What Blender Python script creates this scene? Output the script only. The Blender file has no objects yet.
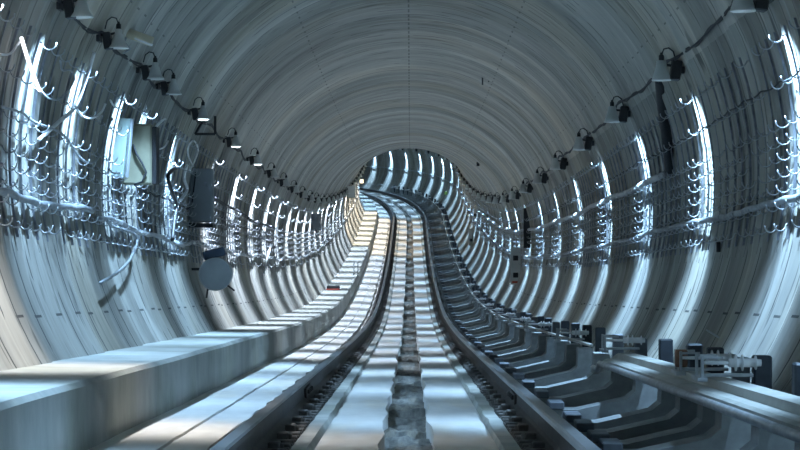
import bpy, bmesh, math, random
from mathutils import Vector, Matrix
random.seed(7)
PI = math.pi
SC = bpy.context.scene
COL = SC.collection
F = 1700.0                       # focal length in pixels of an 800 px wide frame
R = 2.55                         # inner radius of the lining
ZC = 1.5                         # height of the tunnel axis over the rail head
S0, S1 = -7.0, 122.0

# ------------------------------------------------------------------ the line of the track
ZP = [(-10, -.30), (0, -.64), (7, -.905), (12.4, -1.125), (18.5, -1.37), (24, -1.58), (30, -1.77), (37, -1.90), (43, -1.87),
      (50, -1.69), (59, -1.32), (66, -.90), (73, -.40), (81, .32), (88, .98), (95, 1.6), (105, 2.28), (125, 3.4)]
def _slopes():
    m = []
    n = len(ZP)
    for i in range(n):
        a, b = ZP[max(0, i-1)], ZP[min(n-1, i+1)]
        m.append((b[1]-a[1])/(b[0]-a[0]))
    return m
ZM = _slopes()
def zt(s):
    s = max(ZP[0][0], min(ZP[-1][0], s))
    for i in range(len(ZP)-1):
        if s <= ZP[i+1][0]:
            break
    x0, y0 = ZP[i]; x1, y1 = ZP[i+1]; h = x1-x0; t = (s-x0)/h
    return ((2*t**3-3*t*t+1)*y0 + (t**3-2*t*t+t)*h*ZM[i] + (-2*t**3+3*t*t)*y1 + (t**3-t*t)*h*ZM[i+1])
H0 = 10.3/F
DS = .25
_tab = []
def _build():
    x = -.02 + H0*(S0-1); y = S0-1.0; s = S0-1.0
    while s < S1+3:
        h = H0
        if s > 78: 
            u = s-78
            h -= (u*u/(2*5*85.)) if u < 5 else (u-2.5)/85.
        _tab.append((x, y, h))
        x += math.sin(h)*DS; y += math.cos(h)*DS; s += DS
_build()
def P(s):
    f = (s-(S0-1))/DS; i = max(0, min(len(_tab)-2, int(math.floor(f)))); t = f-i
    a, b = _tab[i], _tab[i+1]
    return (a[0]+(b[0]-a[0])*t, a[1]+(b[1]-a[1])*t, a[2]+(b[2]-a[2])*t)
def W(s, x, z):
    px, py, h = P(s)
    return Vector((px+math.cos(h)*x, py-math.sin(h)*x, zt(s)+z))
def rz(s): return -P(s)[2]
def on_wall(px, py, r):
    """(s, x, z) where the sight line through a picture point meets radius r about the tunnel axis"""
    d = 4.0
    while d < 110:
        X = (px-400)/F*d; Z = (225-py)/F*d
        cx, cy, h = P(d)
        x = X-cx; z = Z-zt(d)
        if math.hypot(x, z-ZC) >= r: return (d, x, z)
        d += .02
    return (d, x, z)

# ------------------------------------------------------------------ materials
def newmat(name):
    m = bpy.data.materials.new(name); m.use_nodes = True
    nt = m.node_tree
    return m, nt, nt.nodes, nt.links, nt.nodes['Principled BSDF']
def simple(name, c, rough=.6, metal=0., var=.12, scale=12., bump=0., emit=None, es=0.):
    m, nt, N, L, b = newmat(name)
    tc = N.new('ShaderNodeTexCoord')
    nz = N.new('ShaderNodeTexNoise'); nz.inputs['Scale'].default_value = scale; nz.inputs['Detail'].default_value = 4
    L.new(tc.outputs['Object'], nz.inputs['Vector'])
    cr = N.new('ShaderNodeValToRGB')
    cr.color_ramp.elements[0].position = .3; cr.color_ramp.elements[1].position = .7
    cr.color_ramp.elements[0].color = tuple(max(0, v*(1-var)) for v in c)+(1,)
    cr.color_ramp.elements[1].color = tuple(min(1, v*(1+var)) for v in c)+(1,)
    L.new(nz.outputs['Fac'], cr.inputs['Fac']); L.new(cr.outputs['Color'], b.inputs['Base Color'])
    b.inputs['Roughness'].default_value = rough; b.inputs['Metallic'].default_value = metal
    if bump:
        bp = N.new('ShaderNodeBump'); bp.inputs['Strength'].default_value = bump; bp.inputs['Distance'].default_value = .01
        L.new(nz.outputs['Fac'], bp.inputs['Height']); L.new(bp.outputs['Normal'], b.inputs['Normal'])
    if emit:
        b.inputs['Emission Color'].default_value = emit+(1,); b.inputs['Emission Strength'].default_value = es
        m.cycles.emission_sampling = 'NONE'
    return m
def math_n(N, op, a=None, b=None, c=None):
    n = N.new('ShaderNodeMath'); n.operation = op
    for i, v in enumerate((a, b, c)):
        if v is not None and not hasattr(v, 'links'): n.inputs[i].default_value = v
    return n
def chain(nt, op, a, b=None):
    n = nt.nodes.new('ShaderNodeMath'); n.operation = op
    for i, v in enumerate((a, b)):
        if v is None: continue
        if isinstance(v, (int, float)): n.inputs[i].default_value = v
        else: nt.links.new(v, n.inputs[i])
    return n.outputs[0]
def concrete_uv(name, dark, light, us, vs, lines=False, rough=.75, warm=None):
    """u = metres along the tunnel, v = metres round the ring; streaks run round the ring"""
    m, nt, N, L, b = newmat(name)
    uv = N.new('ShaderNodeUVMap')
    mp = N.new('ShaderNodeMapping'); mp.inputs['Scale'].default_value = (us, vs, 1)
    L.new(uv.outputs['UV'], mp.inputs['Vector'])
    nz = N.new('ShaderNodeTexNoise'); nz.inputs['Scale'].default_value = 1.; nz.inputs['Detail'].default_value = 6; nz.inputs['Roughness'].default_value = .65
    L.new(mp.outputs[0], nz.inputs['Vector'])
    cr = N.new('ShaderNodeValToRGB')
    cr.color_ramp.elements[0].position = .3; cr.color_ramp.elements[1].position = .72
    cr.color_ramp.elements[0].color = dark+(1,); cr.color_ramp.elements[1].color = light+(1,)
    L.new(nz.outputs['Fac'], cr.inputs['Fac'])
    col = cr.outputs['Color']
    # larger blotches of a warmer cement
    n2 = N.new('ShaderNodeTexNoise'); n2.inputs['Scale'].default_value = 1.; n2.inputs['Detail'].default_value = 3
    mp2 = N.new('ShaderNodeMapping'); mp2.inputs['Scale'].default_value = (us*.35, vs*.8, 1); mp2.inputs['Location'].default_value = (7, 3, 0)
    L.new(uv.outputs['UV'], mp2.inputs['Vector']); L.new(mp2.outputs[0], n2.inputs['Vector'])
    mx = N.new('ShaderNodeMixRGB'); mx.blend_type = 'MULTIPLY'
    mx.inputs['Color2'].default_value = (warm or (1.0, .94, .86))+(1,)
    r2 = N.new('ShaderNodeValToRGB'); r2.color_ramp.elements[0].position = .5; r2.color_ramp.elements[1].position = .62
    L.new(n2.outputs['Fac'], r2.inputs['Fac']); L.new(r2.outputs['Color'], mx.inputs['Fac']); L.new(col, mx.inputs['Color1'])
    col = mx.outputs[0]
    if lines:
        # every cast ring has its own tone of cement
        sp0 = N.new('ShaderNodeSeparateXYZ'); L.new(uv.outputs['UV'], sp0.inputs[0])
        wn = N.new('ShaderNodeTexWhiteNoise'); wn.noise_dimensions = '1D'
        L.new(chain(nt, 'FLOOR', chain(nt, 'DIVIDE', chain(nt, 'ADD', sp0.outputs[0], 20.), .5833)), wn.inputs['W'])
        tn = chain(nt, 'ADD', chain(nt, 'MULTIPLY', wn.outputs['Value'], .30 if lines == 1 else .15), .80)
        mt = N.new('ShaderNodeVectorMath'); mt.operation = 'SCALE'; L.new(col, mt.inputs[0]); L.new(tn, mt.inputs['Scale']); col = mt.outputs[0]
        sep = N.new('ShaderNodeSeparateXYZ'); L.new(uv.outputs['UV'], sep.inputs[0])
        u, v = sep.outputs[0], sep.outputs[1]
        # fine formwork joints round the ring
        fr = chain(nt, 'FRACT', chain(nt, 'DIVIDE', chain(nt, 'ADD', u, 20.), .2917))
        j = chain(nt, 'LESS_THAN', fr, .09)
        n3 = N.new('ShaderNodeTexNoise'); n3.inputs['Scale'].default_value = 1.; n3.inputs['Detail'].default_value = 2
        mp3 = N.new('ShaderNodeMapping'); mp3.inputs['Scale'].default_value = (3.4, 1.1, 1)
        L.new(uv.outputs['UV'], mp3.inputs['Vector']); L.new(mp3.outputs[0], n3.inputs['Vector'])
        j = chain(nt, 'MULTIPLY', j, chain(nt, 'GREATER_THAN', n3.outputs['Fac'], .50))
        if lines == 2:     # the zone behind the hook racks: closer, continuous joints
            f2 = chain(nt, 'FRACT', chain(nt, 'DIVIDE', chain(nt, 'ADD', u, 20.05), .2917))
            j2 = chain(nt, 'LESS_THAN', f2, .13)
            f3 = chain(nt, 'FRACT', chain(nt, 'DIVIDE', chain(nt, 'ADD', u, 20.19), .2917))
            j2 = chain(nt, 'MAXIMUM', j2, chain(nt, 'MULTIPLY', chain(nt, 'LESS_THAN', f3, .08), .6))
            va0 = chain(nt, 'ABSOLUTE', v)
            z = chain(nt, 'MULTIPLY', chain(nt, 'LESS_THAN', va0, 4.62), .85)
            j = chain(nt, 'MAXIMUM', j, chain(nt, 'MULTIPLY', j2, z))
        # ring joints and short dashes along the lining
        va = chain(nt, 'ABSOLUTE', v)
        n4 = N.new('ShaderNodeTexNoise'); n4.inputs['Scale'].default_value = 1.; n4.inputs['Detail'].default_value = 3
        mp4 = N.new('ShaderNodeMapping'); mp4.inputs['Scale'].default_value = (11., 1.5, 1); mp4.inputs['Location'].default_value = (3, 11, 0)
        L.new(uv.outputs['UV'], mp4.inputs['Vector']); L.new(mp4.outputs[0], n4.inputs['Vector'])
        st = N.new('ShaderNodeMapRange'); st.inputs['From Min'].default_value = .60; st.inputs['From Max'].default_value = .68; st.inputs['To Max'].default_value = .75
        L.new(n4.outputs['Fac'], st.inputs['Value'])
        tot = chain(nt, 'MAXIMUM', j, st.outputs[0])
        for v0, w, per, duty in ((0., .010, .2917, .62), (1.29, .010, .2917, .34), (2.55, .008, .2917, .28), (5.06, .009, .5833, .30), (3.35, .011, .2917, .10)):
            a = chain(nt, 'LESS_THAN', chain(nt, 'ABSOLUTE', chain(nt, 'SUBTRACT', va, v0)), w)
            c = chain(nt, 'LESS_THAN', chain(nt, 'FRACT', chain(nt, 'DIVIDE', chain(nt, 'ADD', u, 20.3), per)), duty)
            tot = chain(nt, 'MAXIMUM', tot, chain(nt, 'MULTIPLY', a, c))
        mx2 = N.new('ShaderNodeMixRGB'); mx2.inputs['Color2'].default_value = (.03, .035, .04, 1)
        L.new(chain(nt, 'MULTIPLY', tot, .55 if lines == 1 else .85), mx2.inputs['Fac']); L.new(col, mx2.inputs['Color1']); col = mx2.outputs[0]
    L.new(col, b.inputs['Base Color'])
    b.inputs['Roughness'].default_value = rough
    b.inputs['Specular IOR Level'].default_value = .35
    bp = N.new('ShaderNodeBump'); bp.inputs['Strength'].default_value = .35; bp.inputs['Distance'].default_value = .012
    L.new(nz.outputs['Fac'], bp.inputs['Height']); L.new(bp.outputs['Normal'], b.inputs['Normal'])
    return m
M = {}
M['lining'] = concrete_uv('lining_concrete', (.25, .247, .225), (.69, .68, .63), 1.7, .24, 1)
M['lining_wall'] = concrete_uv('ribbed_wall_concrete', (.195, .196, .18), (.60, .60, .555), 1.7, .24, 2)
M['slab'] = concrete_uv('slab_concrete', (.54, .545, .54), (.74, .74, .72), 1.4, 2.5)
M['ledge'] = concrete_uv('ledge_concrete', (.30, .32, .31), (.52, .53, .50), 2.6, 1.0, warm=(.8, .8, .74))
M['rough'] = concrete_uv('broken_concrete', (.07, .075, .075), (.30, .30, .28), 6.0, 14.0)
M['dark_floor'] = concrete_uv('dark_invert', (.03, .035, .04), (.07, .08, .085), 3.0, 3.0)  # very dark colour for the floor below the slabs and between the ribs
M['rib'] = simple('rib_concrete', (.27, .29, .30), .7, 0, .25, 9, .3)
M['rail'] = simple('rail_steel', (.035, .03, .028), .6, .0, .4, 8, .1)
M['rail_top'] = simple('worn_rail_head', (.30, .32, .34), .38, .8, .15, 3)
M['pad'] = simple('fastening_iron', (.11, .105, .10), .7, .2, .3, 20, .2)
M['steel'] = simple('galvanised_steel', (.42, .45, .48), .42, .6, .2, 14)
M['bar'] = simple('rack_steel', (.24, .26, .3), .5, .5, .3, 14)
M['shade'] = simple('enamel_shade', (.58, .61, .60), .35, 0, .05, 5)
M['black'] = simple('black_box', (.02, .022, .026), .55, 0, .2, 9)
M['cable'] = simple('black_cable', (.025, .028, .035), .6, 0, .2, 30)
M['grey_cable'] = simple('grey_cable', (.30, .33, .36), .5, .1, .2, 12)
M['pale_cable'] = simple('pale_cable', (.72, .74, .76), .4, 0, .1, 12)
M['duct'] = simple('grey_conduit', (.40, .43, .46), .4, .4, .2, 6)
M['cover'] = simple('contact_rail_cover', (.36, .37, .35), .45, .1, .18, 5)
M['post'] = simple('shaded_post', (.035, .045, .06), .6, .1, .3, 12)  # shade on the camera-facing posts put into the colour
M['post_grey'] = simple('grey_post', (.15, .17, .20), .6, .1, .2, 12)  # lighter copy for posts that catch the light; also colours the end pads
M['white'] = simple('glazed_porcelain', (.85, .87, .9), .15, 0, .03, 5)
M['rust'] = simple('rust_brown', (.22, .12, .08), .7, .2, .35, 20)
M['mint'] = simple('pale_green_paint', (.36, .46, .45), .45, 0, .05, 6)
M['khaki'] = simple('khaki_panel', (.27, .27, .20), .55, 0, .12, 9)
M['greybox'] = simple('grey_cabinet_paint', (.24, .27, .30), .45, 0, .08, 6)
M['drum'] = simple('drum_grey', (.34, .375, .41), .5, .1, .08, 8)
M['blue'] = simple('dark_blue_paint', (.05, .08, .14), .5, 0, .2, 8)
M['cream'] = simple('cream_conduit', (.60, .55, .42), .5, 0, .1, 8)
M['red'] = simple('red_paint', (.5, .08, .05), .5, 0, .1, 8)
M['green'] = simple('yellow_green_paint', (.12, .18, .04), .5, 0, .1, 8)
M['tube_lit'] = simple('lit_tube', (.8, .8, .85), .3, 0, .02, 5, 0, (.92, .92, 1.0), 2.2)
M['lens'] = simple('lit_lamp', (.8, .85, .9), .3, 0, .02, 5, 0, (.80, .92, 1.0), 6.0)
M['bulb'] = simple('lamp_bulb', (.8, .85, .9), .3, 0, .02, 5, 0, (.80, .92, 1.0), 2.0)

# ------------------------------------------------------------------ mesh helpers
def link(name, me, mats=None, parent=None, loc=None, rot=None):
    o = bpy.data.objects.new(name, me); COL.objects.link(o)
    if mats is not None and me is not None:
        for m in (mats if isinstance(mats, (list, tuple)) else [mats]): me.materials.append(m)
    if parent is not None: o.parent = parent
    if loc is not None: o.location = loc
    if rot is not None: o.rotation_euler = (0, 0, rot)
    return o
def tag(o, label=None, cat=None, group=None, kind=None):
    if label: o['label'] = label
    if cat: o['category'] = cat
    if group: o['group'] = group
    if kind: o['kind'] = kind
    return o
def empty(name, loc, rot, label, cat, group=None):
    o = link(name, None, loc=loc, rot=rot); o.empty_display_size = .1
    return tag(o, label, cat, group)
def mesh(name, V, Fc, uv=None, smooth=False):
    me = bpy.data.meshes.new(name); me.from_pydata([tuple(v) for v in V], [], Fc)
    if uv:
        l = me.uv_layers.new(name='UVMap')
        for p in me.polygons:
            for li in p.loop_indices: l.data[li].uv = uv[me.loops[li].vertex_index]
    if smooth:
        for p in me.polygons: p.use_smooth = True
    me.update()
    return me
class B:
    """collects shapes for ONE mesh"""
    def __init__(s): s.V = []; s.F = []; s.sm = []; s.mi = []; s.m = 0
    def add(s, V, Fc, smooth=False):
        n = len(s.V); s.V += [tuple(v) for v in V]; s.F += [tuple(i+n for i in f) for f in Fc]
        s.sm += [smooth]*len(Fc); s.mi += [s.m]*len(Fc)
    def box(s, c, d, rot=None):
        x, y, z = (v/2 for v in d); bv = min(d)*.12
        bm = bmesh.new(); bmesh.ops.create_cube(bm, size=1)
        for v in bm.verts: v.co = Vector((v.co.x*d[0], v.co.y*d[1], v.co.z*d[2]))
        bmesh.ops.bevel(bm, geom=bm.edges[:], offset=bv, segments=1, affect='EDGES')
        q = Matrix.Identity(3) if rot is None else rot
        s.add([q@v.co+Vector(c) for v in bm.verts], [[v.index for v in f.verts] for f in bm.faces]); bm.free()
    def tube(s, pts, r, n=6, cap=True):
        pts = [Vector(p) for p in pts]; V = []; Fc = []
        up = Vector((0, 0, 1)); prev = None
        for i, p in enumerate(pts):
            t = (pts[min(i+1, len(pts)-1)]-pts[max(i-1, 0)]).normalized()
            if prev is None:
                a = t.cross(up)
                if a.length < .1: a = t.cross(Vector((1, 0, 0)))
            else:
                a = prev - t*prev.dot(t)
                if a.length < 1e-4: a = t.orthogonal()
            a.normalize(); prev = a; b = t.cross(a)
            rr = r[i] if isinstance(r, (list, tuple)) else r
            for k in range(n):
                w = 2*PI*k/n; V.append(p+a*math.cos(w)*rr+b*math.sin(w)*rr)
        for i in range(len(pts)-1):
            for k in range(n):
                Fc.append((i*n+k, i*n+(k+1) % n, (i+1)*n+(k+1) % n, (i+1)*n+k))
        if cap:
            Fc.append(tuple(range(n-1, -1, -1))); Fc.append(tuple(range((len(pts)-1)*n, len(pts)*n)))
        s.add(V, Fc, True)
    def lathe(s, prof, c=(0, 0, 0), axis='z', n=20, close=False):
        V = []; Fc = []
        for (r, h) in prof:
            for k in range(n):
                w = 2*PI*k/n; a, b = r*math.cos(w), r*math.sin(w)
                v = (a, b, h) if axis == 'z' else ((h, a, b) if axis == 'x' else (a, h, b))
                V.append(Vector(v)+Vector(c))
        m = len(prof)
        for i in range(m-1):
            for k in range(n): Fc.append((i*n+k, i*n+(k+1) % n, (i+1)*n+(k+1) % n, (i+1)*n+k))
        if close:
            Fc.append(tuple(range(n-1, -1, -1))); Fc.append(tuple(range((m-1)*n, m*n)))
        k = len(Fc)-(2 if close else 0)
        s.add(V, Fc, True)
        if close:
            s.sm[-1] = s.sm[-2] = False
    def prism(s, poly, y0, y1):
        """poly in the x-z plane, extruded along y"""
        n = len(poly); V = [(x, y0, z) for x, z in poly]+[(x, y1, z) for x, z in poly]
        Fc = [tuple(range(n)), tuple(range(2*n-1, n-1, -1))]+[(i, i+n, (i+1) % n+n, (i+1) % n) for i in range(n)]
        s.add(V, Fc)
    def build(s, name, mats, parent=None, **kw):
        me = s.me(name)
        return link(name, me, mats, parent, **kw)
    def me(s, name):
        me = bpy.data.meshes.new(name); me.from_pydata(s.V, [], s.F)
        me.polygons.foreach_set('use_smooth', s.sm); me.polygons.foreach_set('material_index', s.mi); me.update()
        bm = bmesh.new(); bm.from_mesh(me); bmesh.ops.recalc_face_normals(bm, faces=bm.faces[:]); bm.to_mesh(me); bm.free()
        return me
def srange(a, b, step):
    n = max(1, int(round((b-a)/step))); return [a+(b-a)*i/n for i in range(n+1)]
def sweep(name, prof, ss, mats, parent=None, closed=True, smooth=False, matf=None):
    """prof: list of (x,z) or function s->list; swept along the track"""
    V = []; Fc = []; UV = []; n = None
    for s in ss:
        pr = prof(s) if callable(prof) else prof
        n = len(pr); arc = 0.; q = pr[0]
        for (x, z) in pr:
            arc += math.hypot(x-q[0], z-q[1]); q = (x, z)
            V.append(W(s, x, z)); UV.append((s, arc))
    m = n if closed else n-1
    mi = []
    for i in range(len(ss)-1):
        for k in range(m):
            Fc.append((i*n+k, (i+1)*n+k, (i+1)*n+(k+1) % n, i*n+(k+1) % n)); mi.append(matf(k) if matf else 0)
    if closed:
        Fc.append(tuple(range(n))); Fc.append(tuple(reversed(range((len(ss)-1)*n, len(ss)*n)))); mi += [0, 0]
    me = mesh(name, V, Fc, UV, smooth)
    me.polygons.foreach_set('material_index', mi)
    bm = bmesh.new(); bm.from_mesh(me); bmesh.ops.recalc_face_normals(bm, faces=bm.faces[:]); bm.to_mesh(me); bm.free()
    return link(name, me, mats, parent)
def copy_tree(o, parent=None):
    c = o.copy(); COL.objects.link(c); c.parent = parent
    for ch in list(o.children): copy_tree(ch, c)
    return c

# ------------------------------------------------------------------ the lining
PER = .2917
rows = []
s = S0
_k = 0
while s < S1:
    for o_, v in ((0, 0), (.02, 1), (.07, 1), (.09, 0), (.19, 0)): rows.append((s+o_, v))
    s += PER
def sm(a, b, x):
    t = max(0, min(1, (x-a)/(b-a))); return t*t*(3-2*t)
ringoff = {}
def lining(name, a0, a1, n, mt='lining'):
    V = []; UV = []; Fc = []
    for (s, v) in rows:
        ph = (s-S0)/1.75; k = int(ph); f = ph-k
        if k not in ringoff: ringoff[k] = random.uniform(-.012, .012)
        ring = -.055*(f/.90 if f < .90 else (1-f)/.10)+ringoff[k]
        for j in range(n+1):
            a = math.radians(a0+(a1-a0)*j/n); da = abs(math.degrees(a))
            amp = .14+.86*sm(56, 66, da)*(1-sm(100, 106, da))
            r = R-.024*v*amp+ring*(1-.4*sm(60, 70, da))
            V.append(W(s, r*math.sin(a), ZC+r*math.cos(a))); UV.append((s, R*a))
    for i in range(len(rows)-1):
        for j in range(n):
            b = i*(n+1)+j; Fc.append((b, b+1, b+n+2, b+n+1))
    o = link(name, mesh(name, V, Fc, UV, True), M[mt])
    return tag(o, kind='structure')
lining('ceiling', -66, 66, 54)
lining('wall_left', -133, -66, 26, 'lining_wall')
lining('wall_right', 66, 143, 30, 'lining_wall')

# ------------------------------------------------------------------ floor, walkway
def jag(k, amp, seed, step=.5833):
    def f(s):
        i = math.floor(s/step+.13*seed); rnd = random.Random(i*31+seed*977)
        return rnd.uniform(-amp, amp)
    return f
base = sweep('floor', [(-2.1, -.36), (-.93, -.36), (-.14, -.36), (.14, -.36), (.9, -.44), (1.72, -.46), (1.72, -1.1), (-2.1, -1.1)],
             srange(S0, S1, .5), M['dark_floor']); tag(base, kind='structure')
fine = []
for i in range(int((60-S0)/.5833)): fine += [S0+i*.5833, S0+i*.5833+.5633]
fine += srange(fine[-1]+.3, S1, .5833)
jl, jr = jag(0, .018, 1), jag(0, .018, 2)
def slab_l(s): return [(-.49, -.34), (-.49, -.205), (-.145+jl(s), -.20+jl(s)*.3), (-.14+jl(s), -.34)]
def slab_r(s): return [(.14+jr(s), -.34), (.145+jr(s), -.20+jr(s)*.3), (.49, -.205), (.49, -.34)]
def struct(o): return tag(o, kind='structure')
struct(sweep('track_slab', slab_l, fine, M['slab']))
struct(sweep('track_slab', slab_r, fine, M['slab']))
jo = jag(0, .008, 3, .29)
ledge_s = []
for i in range(int((45-S0)/.29)): ledge_s += [S0+i*.29, S0+i*.29+.275]
ledge_s += srange(ledge_s[-1]+.3, S1, .5)
struct(sweep('slab_ledge', lambda s: [(-.595+jo(s), -.34), (-.59+jo(s), -.168+jo(s)*.4), (-.505+jo(s), -.168+jo(s)*.4), (-.488, -.21), (-.488, -.34)], ledge_s, M['ledge']))
struct(sweep('slab_ledge', lambda s: [(.488, -.34), (.488, -.21), (.505+jo(s), -.168+jo(s)*.4), (.59+jo(s), -.168+jo(s)*.4), (.595+jo(s), -.34)], ledge_s, M['ledge']))
j4 = jag(0, .006, 4, .29)
struct(sweep('outer_slab', lambda s: [(-1.56, -.34), (-1.56, -.135), (-1.22+j4(s), -.137), (-1.215+j4(s), -.150), (-.99+jo(s)*2, -.154), (-.985+jo(s)*2, -.20), (-.93, -.205), (-.925, -.34)], ledge_s, M['slab']))
# broken concrete in the middle channel
V = []; UV = []; Fc = []; nx = 7; rr = random.Random(5)
ss = srange(4.5, 60, .09)+srange(60.6, S1, .6)
lump = [rr.uniform(-.03, .022) for _ in range(600)]
for s in ss:
    for j in range(nx):
        x = -.17+.34*j/(nx-1); blk = lump[int(s/.19) % 600]+.5*lump[(int(s/.13)*7+j//2) % 600]
        V.append(W(s, x, -.295+blk*(1 if 0 < j < nx-1 else .3)+rr.uniform(-.012, .012))); UV.append((s, x))
for i in range(len(ss)-1):
    for j in range(nx-1): b = i*nx+j; Fc.append((b, b+1, b+nx+1, b+nx))
struct(link('centre_channel', mesh('centre_channel', V, Fc, UV), M['rough']))
# raised walkway along the left wall
jw = jag(0, .006, 9, 1.1668)
struct(sweep('walkway_ledge', lambda s: [(-2.4, -.3), (-2.28, .205), (-1.575+jw(s), .20), (-1.552+jw(s), .175), (-1.545+jw(s), -.30)], fine, M['ledge'], matf=None))

# ------------------------------------------------------------------ running rails
def rail_prof(xc, sx=1):
    p = [(-.07, -.165), (-.07, -.152), (-.03, -.138), (-.011, -.125), (-.009, -.05), (-.034, -.036), (-.036, -.010), (-.028, 0),
         (.028, 0), (.036, -.010), (.034, -.036), (.009, -.05), (.011, -.125), (.03, -.138), (.07, -.152), (.07, -.165)]
    return [(xc+x, z) for x, z in p]
clip_b = B()
clip_b.box((-.02, 0, -.005), (.30, .17, .03)); clip_b.box((-.095, 0, .03), (.06, .07, .05)); clip_b.box((.095, 0, .03), (.06, .07, .05))
clip_b.lathe([(.014, 0), (.014, .035), (.0, .036)], (-.13, 0, .01), n=8); clip_b.lathe([(.014, 0), (.014, .035), (.0, .036)], (.13, 0, .01), n=8)
clip_me = clip_b.me('rail_fastening'); clip_me.materials.append(M['pad'])
for side, lab in ((-1, 'left running rail with worn head beside the low left slab'), (1, 'right running rail with worn head beside the dark concrete ribs')):
    xc = side*.755
    root = empty('running_rail', W(0, xc, -.165), 0, lab, 'rail', 'running rails')
    inv = root.matrix_basis.inverted()
    def par(o, r=root, i=inv): o.parent = r; o.matrix_parent_inverse = i; return o
    par(sweep('rail_bar', rail_prof(xc), srange(3, S1, .5), [M['rail'], M['rail_top']], smooth=False, matf=lambda k: 1 if k in (5, 6, 7, 8) else 0))
    for i in range(85):
        s = 5+i*.5833
        o = link('rail_fastening', clip_me); o.location = W(s, xc, -.172); o.rotation_euler = (0, 0, rz(s)); par(o)
    b = B()      # ribbed strip beside the rail foot, track side
    for i in range(520):
        s = 5+i*.0833
        c = W(s, xc-side*.115, -.20); b.box(c, (.10, .045, .07+.02*((i*7) % 3)), Matrix.Rotation(rz(s), 3, 'Z'))
    par(b.build('ribbed_strip', M['pad']))
    sj = 12.6 if side < 0 else 11.9
    b = B()
    for q in (-1, 1):
        b.box(W(sj, xc+q*.018, -.088), (.016, .62, .07), Matrix.Rotation(rz(sj), 3, 'Z'))
        for t in (-.22, -.08, .08, .22): b.box(W(sj+t, xc+q*.032, -.088), (.022, .03, .03), Matrix.Rotation(rz(sj), 3, 'Z'))
    par(b.build('joint_plate', M['rail']))

# ------------------------------------------------------------------ concrete ribs carrying the contact rail (right)
def rib_mesh(i):
    r_ = random.Random(i)
    b = B(); t = .17; dx = r_.uniform(-.02, .02)
    b.prism([(.945, -.46), (.945, -.150), (1.14, -.150), (1.47, -.075), (1.525, -.03), (1.535, .135), (1.66, .135), (1.70, -.10), (1.72, -.46)], -t/2, t/2)
    return b.me('concrete_rib')
rib_me = rib_mesh(1); rib_me.materials.append(M['rib'])
pb = B(); pb.box((0, 0, .0), (.09, .07, .44)); post_me = pb.me('post'); post_me.materials.append(M['post'])
pb = B(); pb.box((0, 0, .0), (.09, .07, .40)); post_g = pb.me('post'); post_g.materials.append(M['post_grey'])
eb = B(); eb.box((0, 0, 0), (.10, .19, .05)); end_me = eb.me('rail_end_pad'); end_me.materials.append(M['post_grey'])
RIB = 1.1668
ordw = ['nearest', 'second', 'third', 'fourth', 'fifth', 'sixth', 'seventh', 'eighth', 'ninth', 'tenth']
RS = [6.6, 7.45, 8.33, 8.86, 9.6, 10.3, 11.46, 12.7, 14.1, 15.4]
for i in range(84):
    s = RS[i] if i < len(RS) else 15.4+(i-len(RS)+1)*RIB
    near = i < 10
    if near: lab = '%s concrete rib from the camera, stepping up to a post beside the right rail' % ordw[i]
    else: lab = 'concrete rib beside the right rail farther along the tunnel'
    root = empty('concrete_rib', W(s, .95, -.45), rz(s), lab, 'rib', 'concrete ribs beside the right rail')
    off = (-.95, 0, .45)
    o = link('rib_beam', rib_me, parent=root); o.location = off
    g = i in (3, 7, 8) or (i > 10 and i % 3 == 1)
    o = link('post', post_g if g else post_me, parent=root); o.location = (off[0]+1.74, 0, off[2]+(.09 if g else .10))
    o = link('end_pad', end_me, parent=root); o.location = (off[0]+1.0, 0, off[2]-.122)
    if i % 3 == 0 and i < 30:
        b2 = None

# contact rail
def cover_prof(s0_, s1_):
    def f(s):
        dz = 0.
        if s1_-s < .7: dz = -.10*((.7-(s1_-s))/.7)
        return [(1.40, .115+dz), (1.40, .15+dz), (1.425, .160+dz), (1.50, .160+dz), (1.505, .20+dz), (1.60, .205+dz), (1.61, .16+dz), (1.60, .16+dz),
                (1.59, .19+dz), (1.52, .185+dz), (1.51, .14+dz), (1.44, .115+dz)]
    return f
root = empty('contact_rail', W(6, 1.5, .1), 0, 'covered grey contact rail near the camera ending before the open ribs', 'rail', 'contact rails')
inv = root.matrix_basis.inverted()
o = sweep('cover', cover_prof(3, 12.9), srange(3, 12.9, .15), M['cover']); o.parent = root; o.matrix_parent_inverse = inv
o = sweep('conductor_bar', lambda s: [(1.38, .10), (1.375, .125), (1.39, .14), (1.41, .135), (1.415, .11), (1.40, .095)] if s < 12.4 else [(1.38, .05), (1.375, .075), (1.39, .09), (1.41, .085), (1.415, .06), (1.40, .045)],
          srange(3, 12.8, .15), M['steel'], smooth=True); o.parent = root; o.matrix_parent_inverse = inv
root = empty('contact_rail', W(14, 1.55, .1), 0, 'slim contact rail running on along the posts into the curve', 'rail', 'contact rails')
inv = root.matrix_basis.inverted()
o = sweep('conductor_bar', [(1.54, .175), (1.54, .195), (1.565, .20), (1.57, .175)], srange(14.4, 116, .4), M['cover']); o.parent = root; o.matrix_parent_inverse = inv

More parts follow.
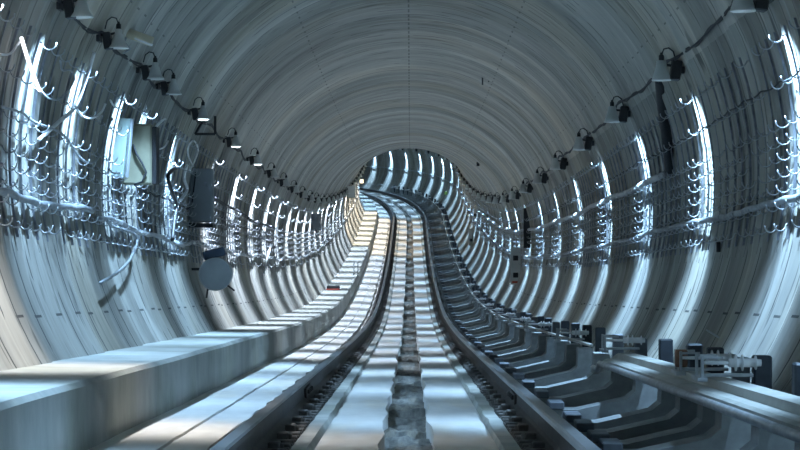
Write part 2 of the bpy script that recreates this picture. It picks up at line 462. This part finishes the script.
# insulators
INS = [8.95, 8.3, 12.4, 16.3, 20.6]
ins = empty('rail_insulator', (0, 0, 0), 0, 'x', 'insulator', 'porcelain insulators on the contact rail')
b = B(); b.tube([(-.15, 0, 0), (.05, 0, 0)], .010, 8); b.build('rod', M['white'], ins)
b = B()
b.lathe([(.018, -.03), (.022, -.02), (.022, -.002), (.040, .003), (.042, .008), (.022, .013), (.022, .030), (.040, .035), (.042, .040), (.022, .045), (.022, .095), (.034, .10), (.036, .105), (.020, .11), (.018, .13)], axis='x', n=16, close=True)
b.build('ribbed_insulator', M['white'], ins)
b = B()
for q in (-1, 1):
    b.box((-.17, q*.08, -.02), (.014, .016, .12)); b.box((-.12, q*.08, .03), (.10, .012, .012))
b.box((-.17, 0, -.075), (.05, .19, .02)); b.box((-.03, 0, -.06), (.24, .04, .015))
b.build('clamp_frame', M['steel'], ins)
for i in range(29):
    s = INS[i] if i < 5 else 20.6+(i-4)*3.5
    o = copy_tree(ins)
    if i == 0: o0 = o
    o.location = W(s, 1.60, .285 if i < 3 else .25); o.rotation_euler = (0, 0, rz(s))
    if i < 6: o['label'] = '%s small white ribbed insulator on the contact rail, counted from the camera' % ordw[i]
    else: o['label'] = 'small white insulator on the contact rail farther down the tunnel'

for ch in list(ins.children): bpy.data.objects.remove(ch)
bpy.data.objects.remove(ins)
b = B(); b.lathe([(.030, -.05), (.034, -.035), (.034, .03), (.028, .04)], (-.15, .03, .0), n=16, close=True); b.build('terminal', M['rust'], o0)
# ------------------------------------------------------------------ wall lamps
def lamp_parts(side, lit):
    r_ = empty('wall_lamp', (0, 0, 0), 0, 'x', 'lamp')
    q = -side      # towards the tunnel middle
    lf = side < 0
    bx = .075 if lf else .05
    b = B(); b.box((q*bx, 0, -.02 if lf else 0), (.07 if lf else .085, .10, .15 if lf else .17), Matrix.Rotation(math.radians(8*side), 3, 'Y')); b.box((0, 0, 0), (.03, .14, .06)); b.build('ballast_box', M['black'], r_)
    b = B()
    out = [(.026, .085), (.040, .08), (.046, .04), (.056, 0), (.072, -.05), (.082, -.085)]
    if lf: out = [(.022, .085), (.032, .075), (.034, .01), (.045, -.02), (.080, -.062), (.092, -.085)]
    b.lathe(out+[(.077, -.085), (.067, -.048), (.051, 0), (.041, .04), (.0, .06)], (q*.17, 0, .0), n=20)
    b.build('shade', M['shade'], r_)
    b = B(); b.lathe([(.022, .08), (.022, .125), (.012, .135), (.0, .136)], (q*.17, 0, 0), n=10, close=False); b.tube([(q*.17, 0, .11), (q*.17, 0, .15)], .012, 6); b.build('cap', M['black'], r_)
    b = B(); b.tube([(q*.17, 0, .13), (q*.15, 0, .18), (q*.11, 0, .19), (q*.07, 0, .16), (q*.05, 0, .085)], .006, 5); b.build('lead', M['cable'], r_)
    b = B(); b.tube([(q*.0, 0, .03), (q*.16, 0, .05)], .012, 6); b.build('arm', M['black'], r_)
    b = B()
    if lit: b.lathe([(0, -.098), (.045, -.096), (.070, -.086), (.072, -.075), (0, -.07)], (q*.17, 0, 0), n=16)
    else: b.lathe([(0, -.07), (.025, -.062), (.034, -.035), (.025, -.005), (.015, .02)], (q*.17, 0, 0), n=12)
    b.build('bulb', M['lens'] if lit else M['bulb'], r_)
    return r_
POWER = 560.0
_ld = {}
def spot_data(pw, col, size, blend):
    k = (pw, col, size, blend)
    if k not in _ld:
        l = bpy.data.lights.new('lamp_light', 'SPOT'); l.energy = pw; l.color = col
        l.spot_size = math.radians(size); l.spot_blend = blend; l.shadow_soft_size = .035; _ld[k] = l
    return _ld[k]
ordl = ['nearest', 'second', 'third', 'fourth', 'fifth', 'sixth', 'seventh', 'eighth', 'ninth', 'tenth']
COOL = (.42, .69, 1.0)
WHITE = (.68, .81, 1.0)
LX, LZ = 2.30, 2.50
def place_lamp(proto, first, s, side, lab, pw=POWER, col=COOL, size=134, blend=.75, light_only=False, inward=-4, along=.24):
    if not light_only:
        o = proto if first else copy_tree(proto)
        o.location = W(s, side*LX-(.0 if side > 0 else -.03), LZ); o.scale = (1, 1, 1) if side > 0 else (.84, .84, .84); o.rotation_euler = (0, 0, rz(s)); o['label'] = lab
        o['group'] = 'bell lamps on the %s wall' % ('right' if side > 0 else 'left')
    l = bpy.data.objects.new('lamp_light', spot_data(pw, col, size, blend)); COL.objects.link(l)
    l.location = W(s, side*(LX-.17), LZ-.115)
    # aim down and a little towards the tunnel middle
    l.rotation_mode = 'XYZ'
    l.rotation_euler = (Matrix.Rotation(rz(s), 4, 'Z')@Matrix.Rotation(math.radians(inward)*(1 if side > 0 else -1), 4, 'Y')).to_euler()
    l.scale = (1, along, 1)      # light itself squeezed along the track into a fan; the lamps have no slot
    l['kind'] = 'helper'
pr = lamp_parts(1, False)
right_s = [.3, 3.8, 7.3]+[10.8+3.5*i for i in range(30)]
for i, s in enumerate(right_s):
    if s > 117: break
    n = i-3
    if n < 0: place_lamp(pr, False, s, 1, '', light_only=True); continue
    lab = ('%s bell lamp from the camera in the right wall row' % ordl[n]) if n < 8 else 'small distant bell lamp in the right wall row'
    place_lamp(pr, n == 0, s, 1, lab)
pl_ = lamp_parts(-1, False); pl_lit = lamp_parts(-1, True)
left_s = [11.1, 12.5, 14.3, 15.4, 17.6, 20.9, 23.9, 26.8]+[29.4+2.6*i for i in range(33)]
for s in (.3, 3.8, 7.3, 9.6): place_lamp(None, False, s, -1, '', light_only=True, col=(.85, .87, .92) if s > 9 else COOL, pw=POWER*(.7 if s > 9 else 1), inward=-14 if s > 9 else -4)
fl = True; fu = True
for n, s in enumerate(left_s):
    if s > 117: break
    lab = ('%s bell lamp from the camera in the left wall row' % ordl[n]) if n < 8 else 'small distant bell lamp in the left wall row'
    lit = n in (4, 5, 6)
    pw = POWER*(.5 if n < 4 else .8)
    warm_zone = 64 < s < 84
    kw = dict(pw=pw*(1.15 if warm_zone else 1), col=(.97, .90, .80) if warm_zone else (WHITE if n > 4 and s < 84 else COOL), along=.32 if s < 88 else .24)
    if lit: place_lamp(pl_lit, fl, s, -1, lab, **kw); fl = False
    else: place_lamp(pl_, fu, s, -1, lab, **kw); fu = False
# added floodlight for the warm glow at the bend; only bell lamps stand there
w = empty('added_work_light', W(77.5, -2.2, 2.0), rz(77.5), 'small added warm floodlight on the left wall where the tunnel bends', 'floodlight')
b = B(); b.box((0, .0, 0), (.20, .12, .20)); b.build('housing', M['greybox'], w)
b = B(); b.box((.0, -.07, 0), (.17, .03, .17)); b.build('lens', simple('warm_lens', (.9, .85, .7), .3, 0, .02, 5, 0, (1., .86, .62), 1.5), w)
# ------------------------------------------------------------------ hook racks on both walls
ZH = [2.26, 2.0, 1.75, 1.64, 1.54, 1.43, 1.33, 1.22, 1.08]
def wx(z, r=R-.03): return math.sqrt(max(0, r*r-(z-ZC)**2))
def hook_b(side, r_=.045, b=None, at=(0, 0, 0)):
    q = -side; b = b or B(); pts = [Vector((0, 0, 0))+Vector(at)]
    for k in range(8):
        a = PI+(PI*1.02)*k/7
        pts.append(Vector((q*(.015+r_+r_*math.cos(a)), 0, r_*math.sin(a)-.004))+Vector(at))
    b.tube(pts, .0046, 5)
    return b
def bar_b(side, b=None, org=(0, 0)):
    b = b or B(); pts = []
    for k in range(9):
        z = .98+(2.32-.98)*k/8; pts.append((side*wx(z)-org[0], 0, z-org[1]))
    V = []; Fc = []
    for (x, y, z) in pts:
        for dx, dy in ((-.008, -.007), (.008, -.007), (.008, .007), (-.008, .007)): V.append((x+dx, dy, z))
    for i in range(8):
        for k in range(4): Fc.append((i*4+k, i*4+(k+1) % 4, i*4+4+(k+1) % 4, i*4+4+k))
    Fc += [(0, 1, 2, 3), (32, 33, 34, 35)]
    b.add(V, Fc)
    return b
for side in (-1, 1):
    sn = 'right' if side > 0 else 'left'
    org = (side*wx(1.0), 1.0)
    bar_me = bar_b(side, org=org).me('bar'); bar_me.materials.append(M['bar'])
    hk = hook_b(side).me('hook'); hk.materials.append(M['steel'])
    far = []
    for v in range(3):
        b = bar_b(side, org=org); b.m = 1; rv = random.Random(v+side)
        for z in ZH:
            if rv.random() < .12: continue
            hook_b(side, b=b, at=(side*(wx(z)-.012)-org[0], 0, z-org[1]))
        me = b.me('hook_rack'); me.materials.append(M['bar']); me.materials.append(M['steel']); far.append(me)
    i = 0; s = 7.55
    while s < 112:
        p = W(s, org[0], org[1])
        g = 'hook racks along the %s wall' % sn
        if s < 18.5:
            root = empty('hook_rack', p, rz(s), 'upright steel strip with rows of cable hooks on the nearer %s wall' % sn, 'hook rack', g+' near the camera')
            o = link('upright', bar_me, parent=root)
            rv = random.Random(i*3+side)
            for z in ZH:
                if rv.random() < .10: continue
                o = link('hook', hk, parent=root); o.location = (side*(wx(z)-.012)-org[0], 0, z-org[1])
                o.rotation_euler = (0, 0, rv.uniform(-.35, .35))
        else:
            o = link('hook_rack', far[i % 3], loc=p, rot=rz(s))
            tag(o, 'small upright strip of cable hooks farther along the %s wall' % sn, 'hook rack', g)
        i += 1; s += .2917 if s < 24 else (.4375 if s < 40 else (.5833 if s < 60 else 1.75))

# ------------------------------------------------------------------ long cables and pipes
def cable_path(x_of, z_of, a, b_, step, ox=0):
    return [W(s, x_of(s), z_of(s)) for s in srange(a, b_, step)]
def run(name, side, z0, rad, a, b_, mat, label, cat, inset, sag=.0, per=.5833, wob=.01, seed=0, n=6):
    rv = random.Random(seed); pts = []
    ss = srange(a, b_, .15 if sag else .3)
    ph = [rv.uniform(0, 6) for _ in range(3)]
    for s in ss:
        f = ((s-7.55)/per) % 1
        z = z0-sag*math.sin(PI*f)+wob*(math.sin(s*.9+ph[0])+.6*math.sin(s*2.3+ph[1]))
        pts.append(W(s, side*(wx(z)-inset), z))
    b = B(); b.tube(pts, rad, n)
    if 'twisted' in label:
        b.tube([p+Vector((0, 0, .022*math.sin(i*.9))) for i, p in enumerate(pts)], rad*.8, 5)
    return tag(b.build(name, mat), label, cat)
run('pipe', 1, 1.77, .032, 16.3, 60, M['duct'], 'grey pipe high on the right wall behind the hooks', 'pipe', .06, wob=.012, seed=1, n=10)
run('cable', 1, 1.24, .024, 4, 112, M['grey_cable'], 'thick grey cable lying in the low hooks of the right wall', 'cable', .055, sag=.012, seed=2, n=8)
run('cable', -1, 1.26, .026, 4, 13.2, M['grey_cable'], 'thick pale grey cable in the low hooks of the near left wall', 'cable', .055, sag=.015, wob=.02, seed=3, n=8)
run('cable', -1, 1.20, .022, 13.4, 112, M['duct'], 'grey cable running on in the low hooks of the far left wall', 'cable', .055, sag=.015, wob=.03, seed=4, n=8)
run('cable', 1, 2.0, .006, 4, 110, M['cable'], 'thin black wire strung along the upper hooks of the right wall', 'cable', .05, sag=.02, seed=5, n=5)
run('cable', 1, 2.62, .010, 4, 110, M['cable'], 'twisted black supply wire linking the right wall lamps', 'cable', .035, sag=.04, per=3.5, seed=6, n=5)
run('cable', -1, 2.55, .010, 4, 110, M['cable'], 'twisted black supply wire linking the left wall lamps', 'cable', .035, sag=.05, per=1.7, seed=7, n=5)
run('cable', -1, 1.62, .008, 14, 110, M['cable'], 'thin black wire through the middle hooks of the left wall', 'cable', .05, sag=.03, wob=.03, seed=8, n=5)

def loose(name, pts, rad, mat, label, cat, inset=.06, n=8, sub=6):
    """cable fixed to or hanging on the wall through given picture points, laid on the wall surface"""
    P3 = []
    for p in pts:
        px, py = p[:2]; ins_ = p[2] if len(p) > 2 else inset
        s, x, z = on_wall(px, py, R-ins_); P3.append(W(s, x, z))
    out = []
    for i in range(len(P3)-1):
        p0 = P3[max(0, i-1)]; p1 = P3[i]; p2 = P3[i+1]; p3 = P3[min(len(P3)-1, i+2)]
        for k in range(sub):
            t = k/sub
            out.append(.5*((2*p1)+(p2-p0)*t+(2*p0-5*p1+4*p2-p3)*t*t+(-p0+3*p1-3*p2+p3)*t**3))
    out.append(P3[-1])
    b = B(); b.tube(out, rad, n)
    return tag(b.build(name, mat), label, cat)
loose('light_tube', [(21, 38), (29, 64), (39, 90)], .012, M['tube_lit'], 'glowing white light tube slanting on the upper left wall', 'light tube', .16)
loose('cable', [(39, 90), (48, 98), (58, 99), (68, 90), (74, 78), (70, 70), (62, 70), (60, 60)], .007, M['grey_cable'], 'thin cable looping down from the end of the glowing tube', 'cable', .12)
loose('cable', [(0, 54), (10, 53), (20, 40)], .007, M['pale_cable'], 'short pale cable reaching the top of the glowing tube', 'cable', .14)
loose('cable', [(38, 140), (58, 122), (75, 106), (88, 72), (94, 52)], .014, M['pale_cable'], 'pale hose slanting up the left wall towards the lamps', 'cable', .10)
loose('cable', [(75, 106), (82, 116), (92, 118), (101, 112), (105, 104)], .009, M['pale_cable'], 'pale cable hanging in a loop left of the khaki cabinet', 'cable', .12)
loose('cable', [(0, 106), (22, 113), (34, 122), (55, 130), (68, 140), (78, 156), (90, 163), (99, 156), (105, 135), (112, 118)], .009, M['grey_cable'], 'grey cable sagging along the left wall into the pale cabinet door', 'cable', .11)
loose('cable', [(106, 220), (112, 226), (124, 230), (135, 235), (136, 245), (128, 262), (115, 274), (100, 283)], .013, M['grey_cable'], 'grey hose curling out of the cable row below the khaki cabinet', 'cable', .10)
loose('conduit', [(88, 235), (95, 252), (104, 272), (112, 295), (121, 320), (131, 345)], .013, M['cream'], 'cream conduit running down the left wall to the walkway', 'conduit', .02)
loose('cable', [(110, 100), (114, 106), (122, 110)], .008, M['pale_cable'], 'short pale cable curling above the pale cabinet door', 'cable', .12)
loose('cable', [(155, 128), (160, 122), (165, 119)], .012, M['pale_cable'], 'stub of white hose right of the khaki cabinet top', 'cable', .10)
loose('cable', [(156, 150), (164, 147), (168, 141)], .009, M['pale_cable'], 'stub of white hose right of the khaki cabinet side', 'cable', .10)
loose('cable', [(176, 168), (168, 175), (171, 190), (176, 205), (174, 222), (172, 240)], .020, M['black'], 'thick black cable hanging left of the grey cabinet', 'cable', .14)
loose('cable', [(193, 166), (188, 155), (189, 145), (194, 141), (198, 150), (194, 162), (190, 170)], .009, M['pale_cable'], 'pale cable coiled above the grey cabinet', 'cable', .13)
loose('cable', [(187, 165), (184, 178), (187, 190), (180, 200)], .016, M['pale_cable'], 'white hose down the left side of the grey cabinet', 'cable', .10)
loose('cable', [(215, 198), (225, 205), (240, 212), (252, 221), (262, 224), (275, 228)], .020, M['cable'], 'black cable sagging right of the grey cabinet', 'cable', .12)
loose('cable', [(660, 78), (662, 105), (666, 135), (670, 172)], .05, M['cable'], 'dark bundle of cables hanging down the right wall behind a lamp', 'cable bundle', .05)
loose('pipe', [(272, 242), (267, 258), (264, 273)], .018, M['pale_cable'], 'short white pipe slanting at the foot of the left hook racks', 'pipe', .10)

# ------------------------------------------------------------------ cabinets and boxes on the left wall
def at_wall(px, py, r):
    s, x, z = on_wall(px, py, r); return s, x, z
s, x, z = at_wall(138, 156, R-.20)
c = empty('electrical_cabinet', W(s, x, z-.25), rz(s), 'khaki electrical cabinet with its pale green door open on the left wall', 'cabinet')
k = s/F            # metres per pixel there
wd = 30*k; ht = 61*k
b = B(); b.box((0, .0, ht/2), (wd, .16, ht)); b.build('body', M['khaki'], c)
b = B(); b.box((wd/2+.018, .02, ht/2-.01), (.04, .18, ht*.94)); b.build('side_cover', M['black'], c)
b = B(); b.box((0, 0, 0), (27*k, .03, 58*k)); d = b.build('door', M['mint'], c); d.location = (-wd/2-.035, -.14, ht/2+.06); d.rotation_euler = (0, math.radians(6), math.radians(-14))
b = B(); b.box((14*k, .0, 0), (.012, .05, 58*k)); b.box((0, 0, -29.5*k), (22*k, .05, .02)); b.build('door_rim', M['greybox'], d)
b = B(); b.tube([(-.03, -.09, ht*.66), (0, -.1, ht*.5), (.05, -.1, ht*.35), (.085, -.1, ht*.2), (.05, -.1, ht*.05), (-.02, -.1, .0)], .009, 6); b.build('lead', M['cable'], c)

s, x, z = at_wall(202, 194, R-.16)
c = empty('electrical_cabinet', W(s, x, z-.33), rz(s), 'tall dark grey cabinet on the left wall right of the hanging black cable', 'cabinet')
k = s/F
b = B(); b.box((0, 0, 27*k), (23*k, .2, 54*k)); b.build('body', M['greybox'], c)
b = B(); b.box((.03, -.105, 27*k), (15*k, .02, 52*k)); b.build('door', M['greybox'], c)
b = B(); b.box((.05, -.12, 38*k), (4*k, .012, 5*k)); b.build('plate', M['bar'], c)
b = B(); b.box((0, -.02, -.03), (24*k, .24, .05)); b.build('base_tray', M['black'], c)
b = B(); b.tube([(-.06, -.11, 50*k), (-.08, -.12, 35*k), (-.1, -.12, 20*k)], .008, 6); b.build('lead', M['cable'], c)

s, x, z = at_wall(216, 274, R-.30)
c = empty('round_drum', W(s, x, z), rz(s), 'round flat grey metal drum on struts against the lower left wall', 'drum')
k = s/F; rd = 16*k
b = B(); b.lathe([(rd, -.085), (rd, .10)], axis='y', n=36, close=True); b.build('body', M['drum'], c)
b = B(); b.lathe([(rd*.97, -.087), (rd*.97, -.10), (rd*1.04, -.10), (rd*1.04, -.055), (rd*1.0, -.05)], axis='y', n=36); b.build('rim', M['steel'], c)
b = B(); b.box((-.02, 0, rd+.05), (22*k, .12, .10), Matrix.Rotation(math.radians(-14), 3, 'Y')); b.build('top_box', M['blue'], c)
b = B(); b.tube([(-rd*.5, .0, -rd*.8), (-rd*.62, .02, -rd*1.5)], .012, 6); b.build('strut', M['black'], c)
b = B(); b.tube([(rd*.7, .0, -rd*.7), (rd*1.15, .02, -rd*1.05)], .012, 6); b.build('strut', M['black'], c)
b = B(); b.box((-rd*1.05, .02, rd*.3), (.22, .05, .03)); b.build('wall_bracket', M['black'], c)

s, x, z = at_wall(139, 36, R-.14)
c = empty('tube_light_fitting', W(s, x, z), rz(s), 'unlit beige tube light fitting beside the second left lamp', 'light fitting')
k = s/F
b = B(); b.tube([(-13*k, 0, .03), (13*k, .0, -.045)], 5*k, 12); b.build('housing', M['cream'], c)
b = B(); b.tube([(-4*k, -.03, -.02), (14*k, -.03, -.075)], 1.2*k, 8); b.build('tube', M['white'], c)
b = B(); b.tube([(-13*k, 0, .0), (-15*k, 0, -.05), (-9*k, 0, -.1), (-17*k, .05, -.13)], .01, 6); b.build('lead', M['grey_cable'], c)

# dark open frame below the fifth left lamp
s, x, z = at_wall(205, 125, R-.12)
c = empty('steel_frame', W(s, x, z), rz(s), 'dark open steel frame under the lit lamp on the left wall', 'frame'); k = s/F
b = B()
for a_, b__ in (((-10, -9), (10, -9)), ((10, -9), (10, 9)), ((-10, -9), (-3, 3))): b.tube([(a_[0]*k, 0, a_[1]*k), (b__[0]*k, 0, b__[1]*k)], .014, 4)
b.build('bars', M['black'], c)

# signs and small things
def panel(px, py, wpx, hpx, mat, label, name, cat, r_in, extra=None, th=.03):
    s, x, z = at_wall(px, py, R-r_in); k = s/F
    c = empty(name, W(s, x, z), rz(s), label, cat)
    b = B(); b.box((0, 0, 0), (wpx*k, th, hpx*k)); b.build('plate', mat, c)
    return c, k
c, k = panel(515.5, 266, 10, 37, M['shade'], 'pale upright panel with two black squares on the lower right wall', 'equipment_panel', 'panel', .16)
for yy in (8, -9):
    b = B(); b.box((0, -.03, yy*k), (5*k, .04, 5*k)); b.build('switch', M['black'], c)
b = B(); b.box((-.01, -.03, -16*k), (6*k, .03, 2*k)); b.build('tab', M['red'], c)
c, k = panel(471, 237, 5, 17, M['shade'], 'small pale panel with one black square on the far right wall', 'equipment_panel', 'panel', .16)
b = B(); b.box((0, -.04, -3*k), (3*k, .04, 3*k)); b.build('switch', M['black'], c)
c, k = panel(446, 193, 3, 3.5, M['green'], 'tiny yellow-green box on the far right wall in the bend', 'small_box', 'box', .20)
c, k = panel(316, 222, 10, 17, M['greybox'], 'dark grey switch box on the distant left wall', 'switch_box', 'box', .20)
b = B(); b.tube([(0, -.03, -8*k), (0, -.03, -16*k)], .02, 6); b.build('lead', M['cable'], c)
c, k = panel(351, 192, 9, 12, M['shade'], 'pale panel glowing in the warm light at the left bend', 'equipment_panel', 'panel', .30)
b = B(); b.box((0, -.02, -6*k), (9*k, .03, .03)); b.build('lower_edge', M['cream'], c)
c, k = panel(475, 215, 3, 3, M['black'], 'little black box among the hooks of the far right wall', 'small_box', 'box', .14)
c, k = panel(718, 247, 4, 10, M['black'], 'small black box below the hooks of the right wall', 'small_box', 'box', .06)
c, k = panel(527, 228, 7, 40, M['black'], 'narrow dark upright box on the right wall before the bend', 'upright_box', 'box', .12)

# tray on the walkway
s = 43.5
c = empty('tray', W(s, -1.95, .205), rz(s), 'dark tray with a red edge lying on the left walkway', 'tray')
b = B(); b.box((0, 0, .06), (.32, .5, .08)); b.build('body', M['black'], c)
b = B(); b.box((0, -.26, .02), (.34, .03, .03)); b.build('edge', M['red'], c)
# small post on the walkway edge
s = 50
c = empty('marker_post', W(s, -1.64, .205), rz(s), 'short steel post at the edge of the left walkway', 'post')
b = B(); b.tube([(0, 0, 0), (0, 0, .38), (.12, 0, .40), (.12, 0, .1)], .02, 6); b.build('hoop', M['steel'], c)

# bits hanging from the crown
s, x, z = on_wall(484, 80, R-.04)
c = empty('anchor_hook', W(s, x, z), rz(s), 'pair of bent dark anchor hooks in the ceiling right of the crown', 'hook'); k = s/F
b = B(); b.tube([(-3*k, 0, 4*k), (-1.5*k, 0, 2.5*k), (-1.5*k, 0, -5*k)], .012, 6); b.build('hook', M['cable'], c)
b = B(); b.tube([(1.5*k, 0, 2*k), (5*k, 0, .5*k), (4.5*k, 0, -2*k)], .010, 6); b.build('hook', M['cable'], c)
s, x, z = on_wall(478, 164, R-.05)
c = empty('anchor_hook', W(s, x, z), rz(s), 'single small dark anchor in the ceiling far down the tunnel', 'hook')
b = B(); b.box((0, 0, 0), (.07, .05, .10)); b.build('stub', M['cable'], c)
# rods on the right lower wall
for (a_, b__, lab) in (((705, 329), (726, 342), 'thin steel rod lying on the right wall above the contact rail'),):
    loose('rod', [a_, b__], .008, M['grey_cable'], lab, 'rod', .015)

# ------------------------------------------------------------------ camera, world, view
cam = bpy.data.cameras.new('camera'); co = bpy.data.objects.new('camera', cam); COL.objects.link(co)
cam.sensor_width = 36; cam.sensor_fit = 'HORIZONTAL'; cam.lens = 36*F/800; cam.clip_start = .05; cam.clip_end = 400
co.location = (0, 0, 0); co.rotation_euler = (PI/2, 0, 0)
SC.camera = co
w = bpy.data.worlds.new('world'); SC.world = w; w.use_nodes = True
w.node_tree.nodes['Background'].inputs[0].default_value = (.35, .5, .6, 1); w.node_tree.nodes['Background'].inputs[1].default_value = .02
SC.view_settings.view_transform = 'Standard'; SC.view_settings.look = 'None'; SC.view_settings.exposure = 0.38; SC.view_settings.gamma = 1
SC.view_settings.use_curve_mapping = False
SC.cycles.max_bounces = 10; SC.cycles.diffuse_bounces = 8; SC.cycles.glossy_bounces = 3
SC.cycles.sample_clamp_indirect = 10
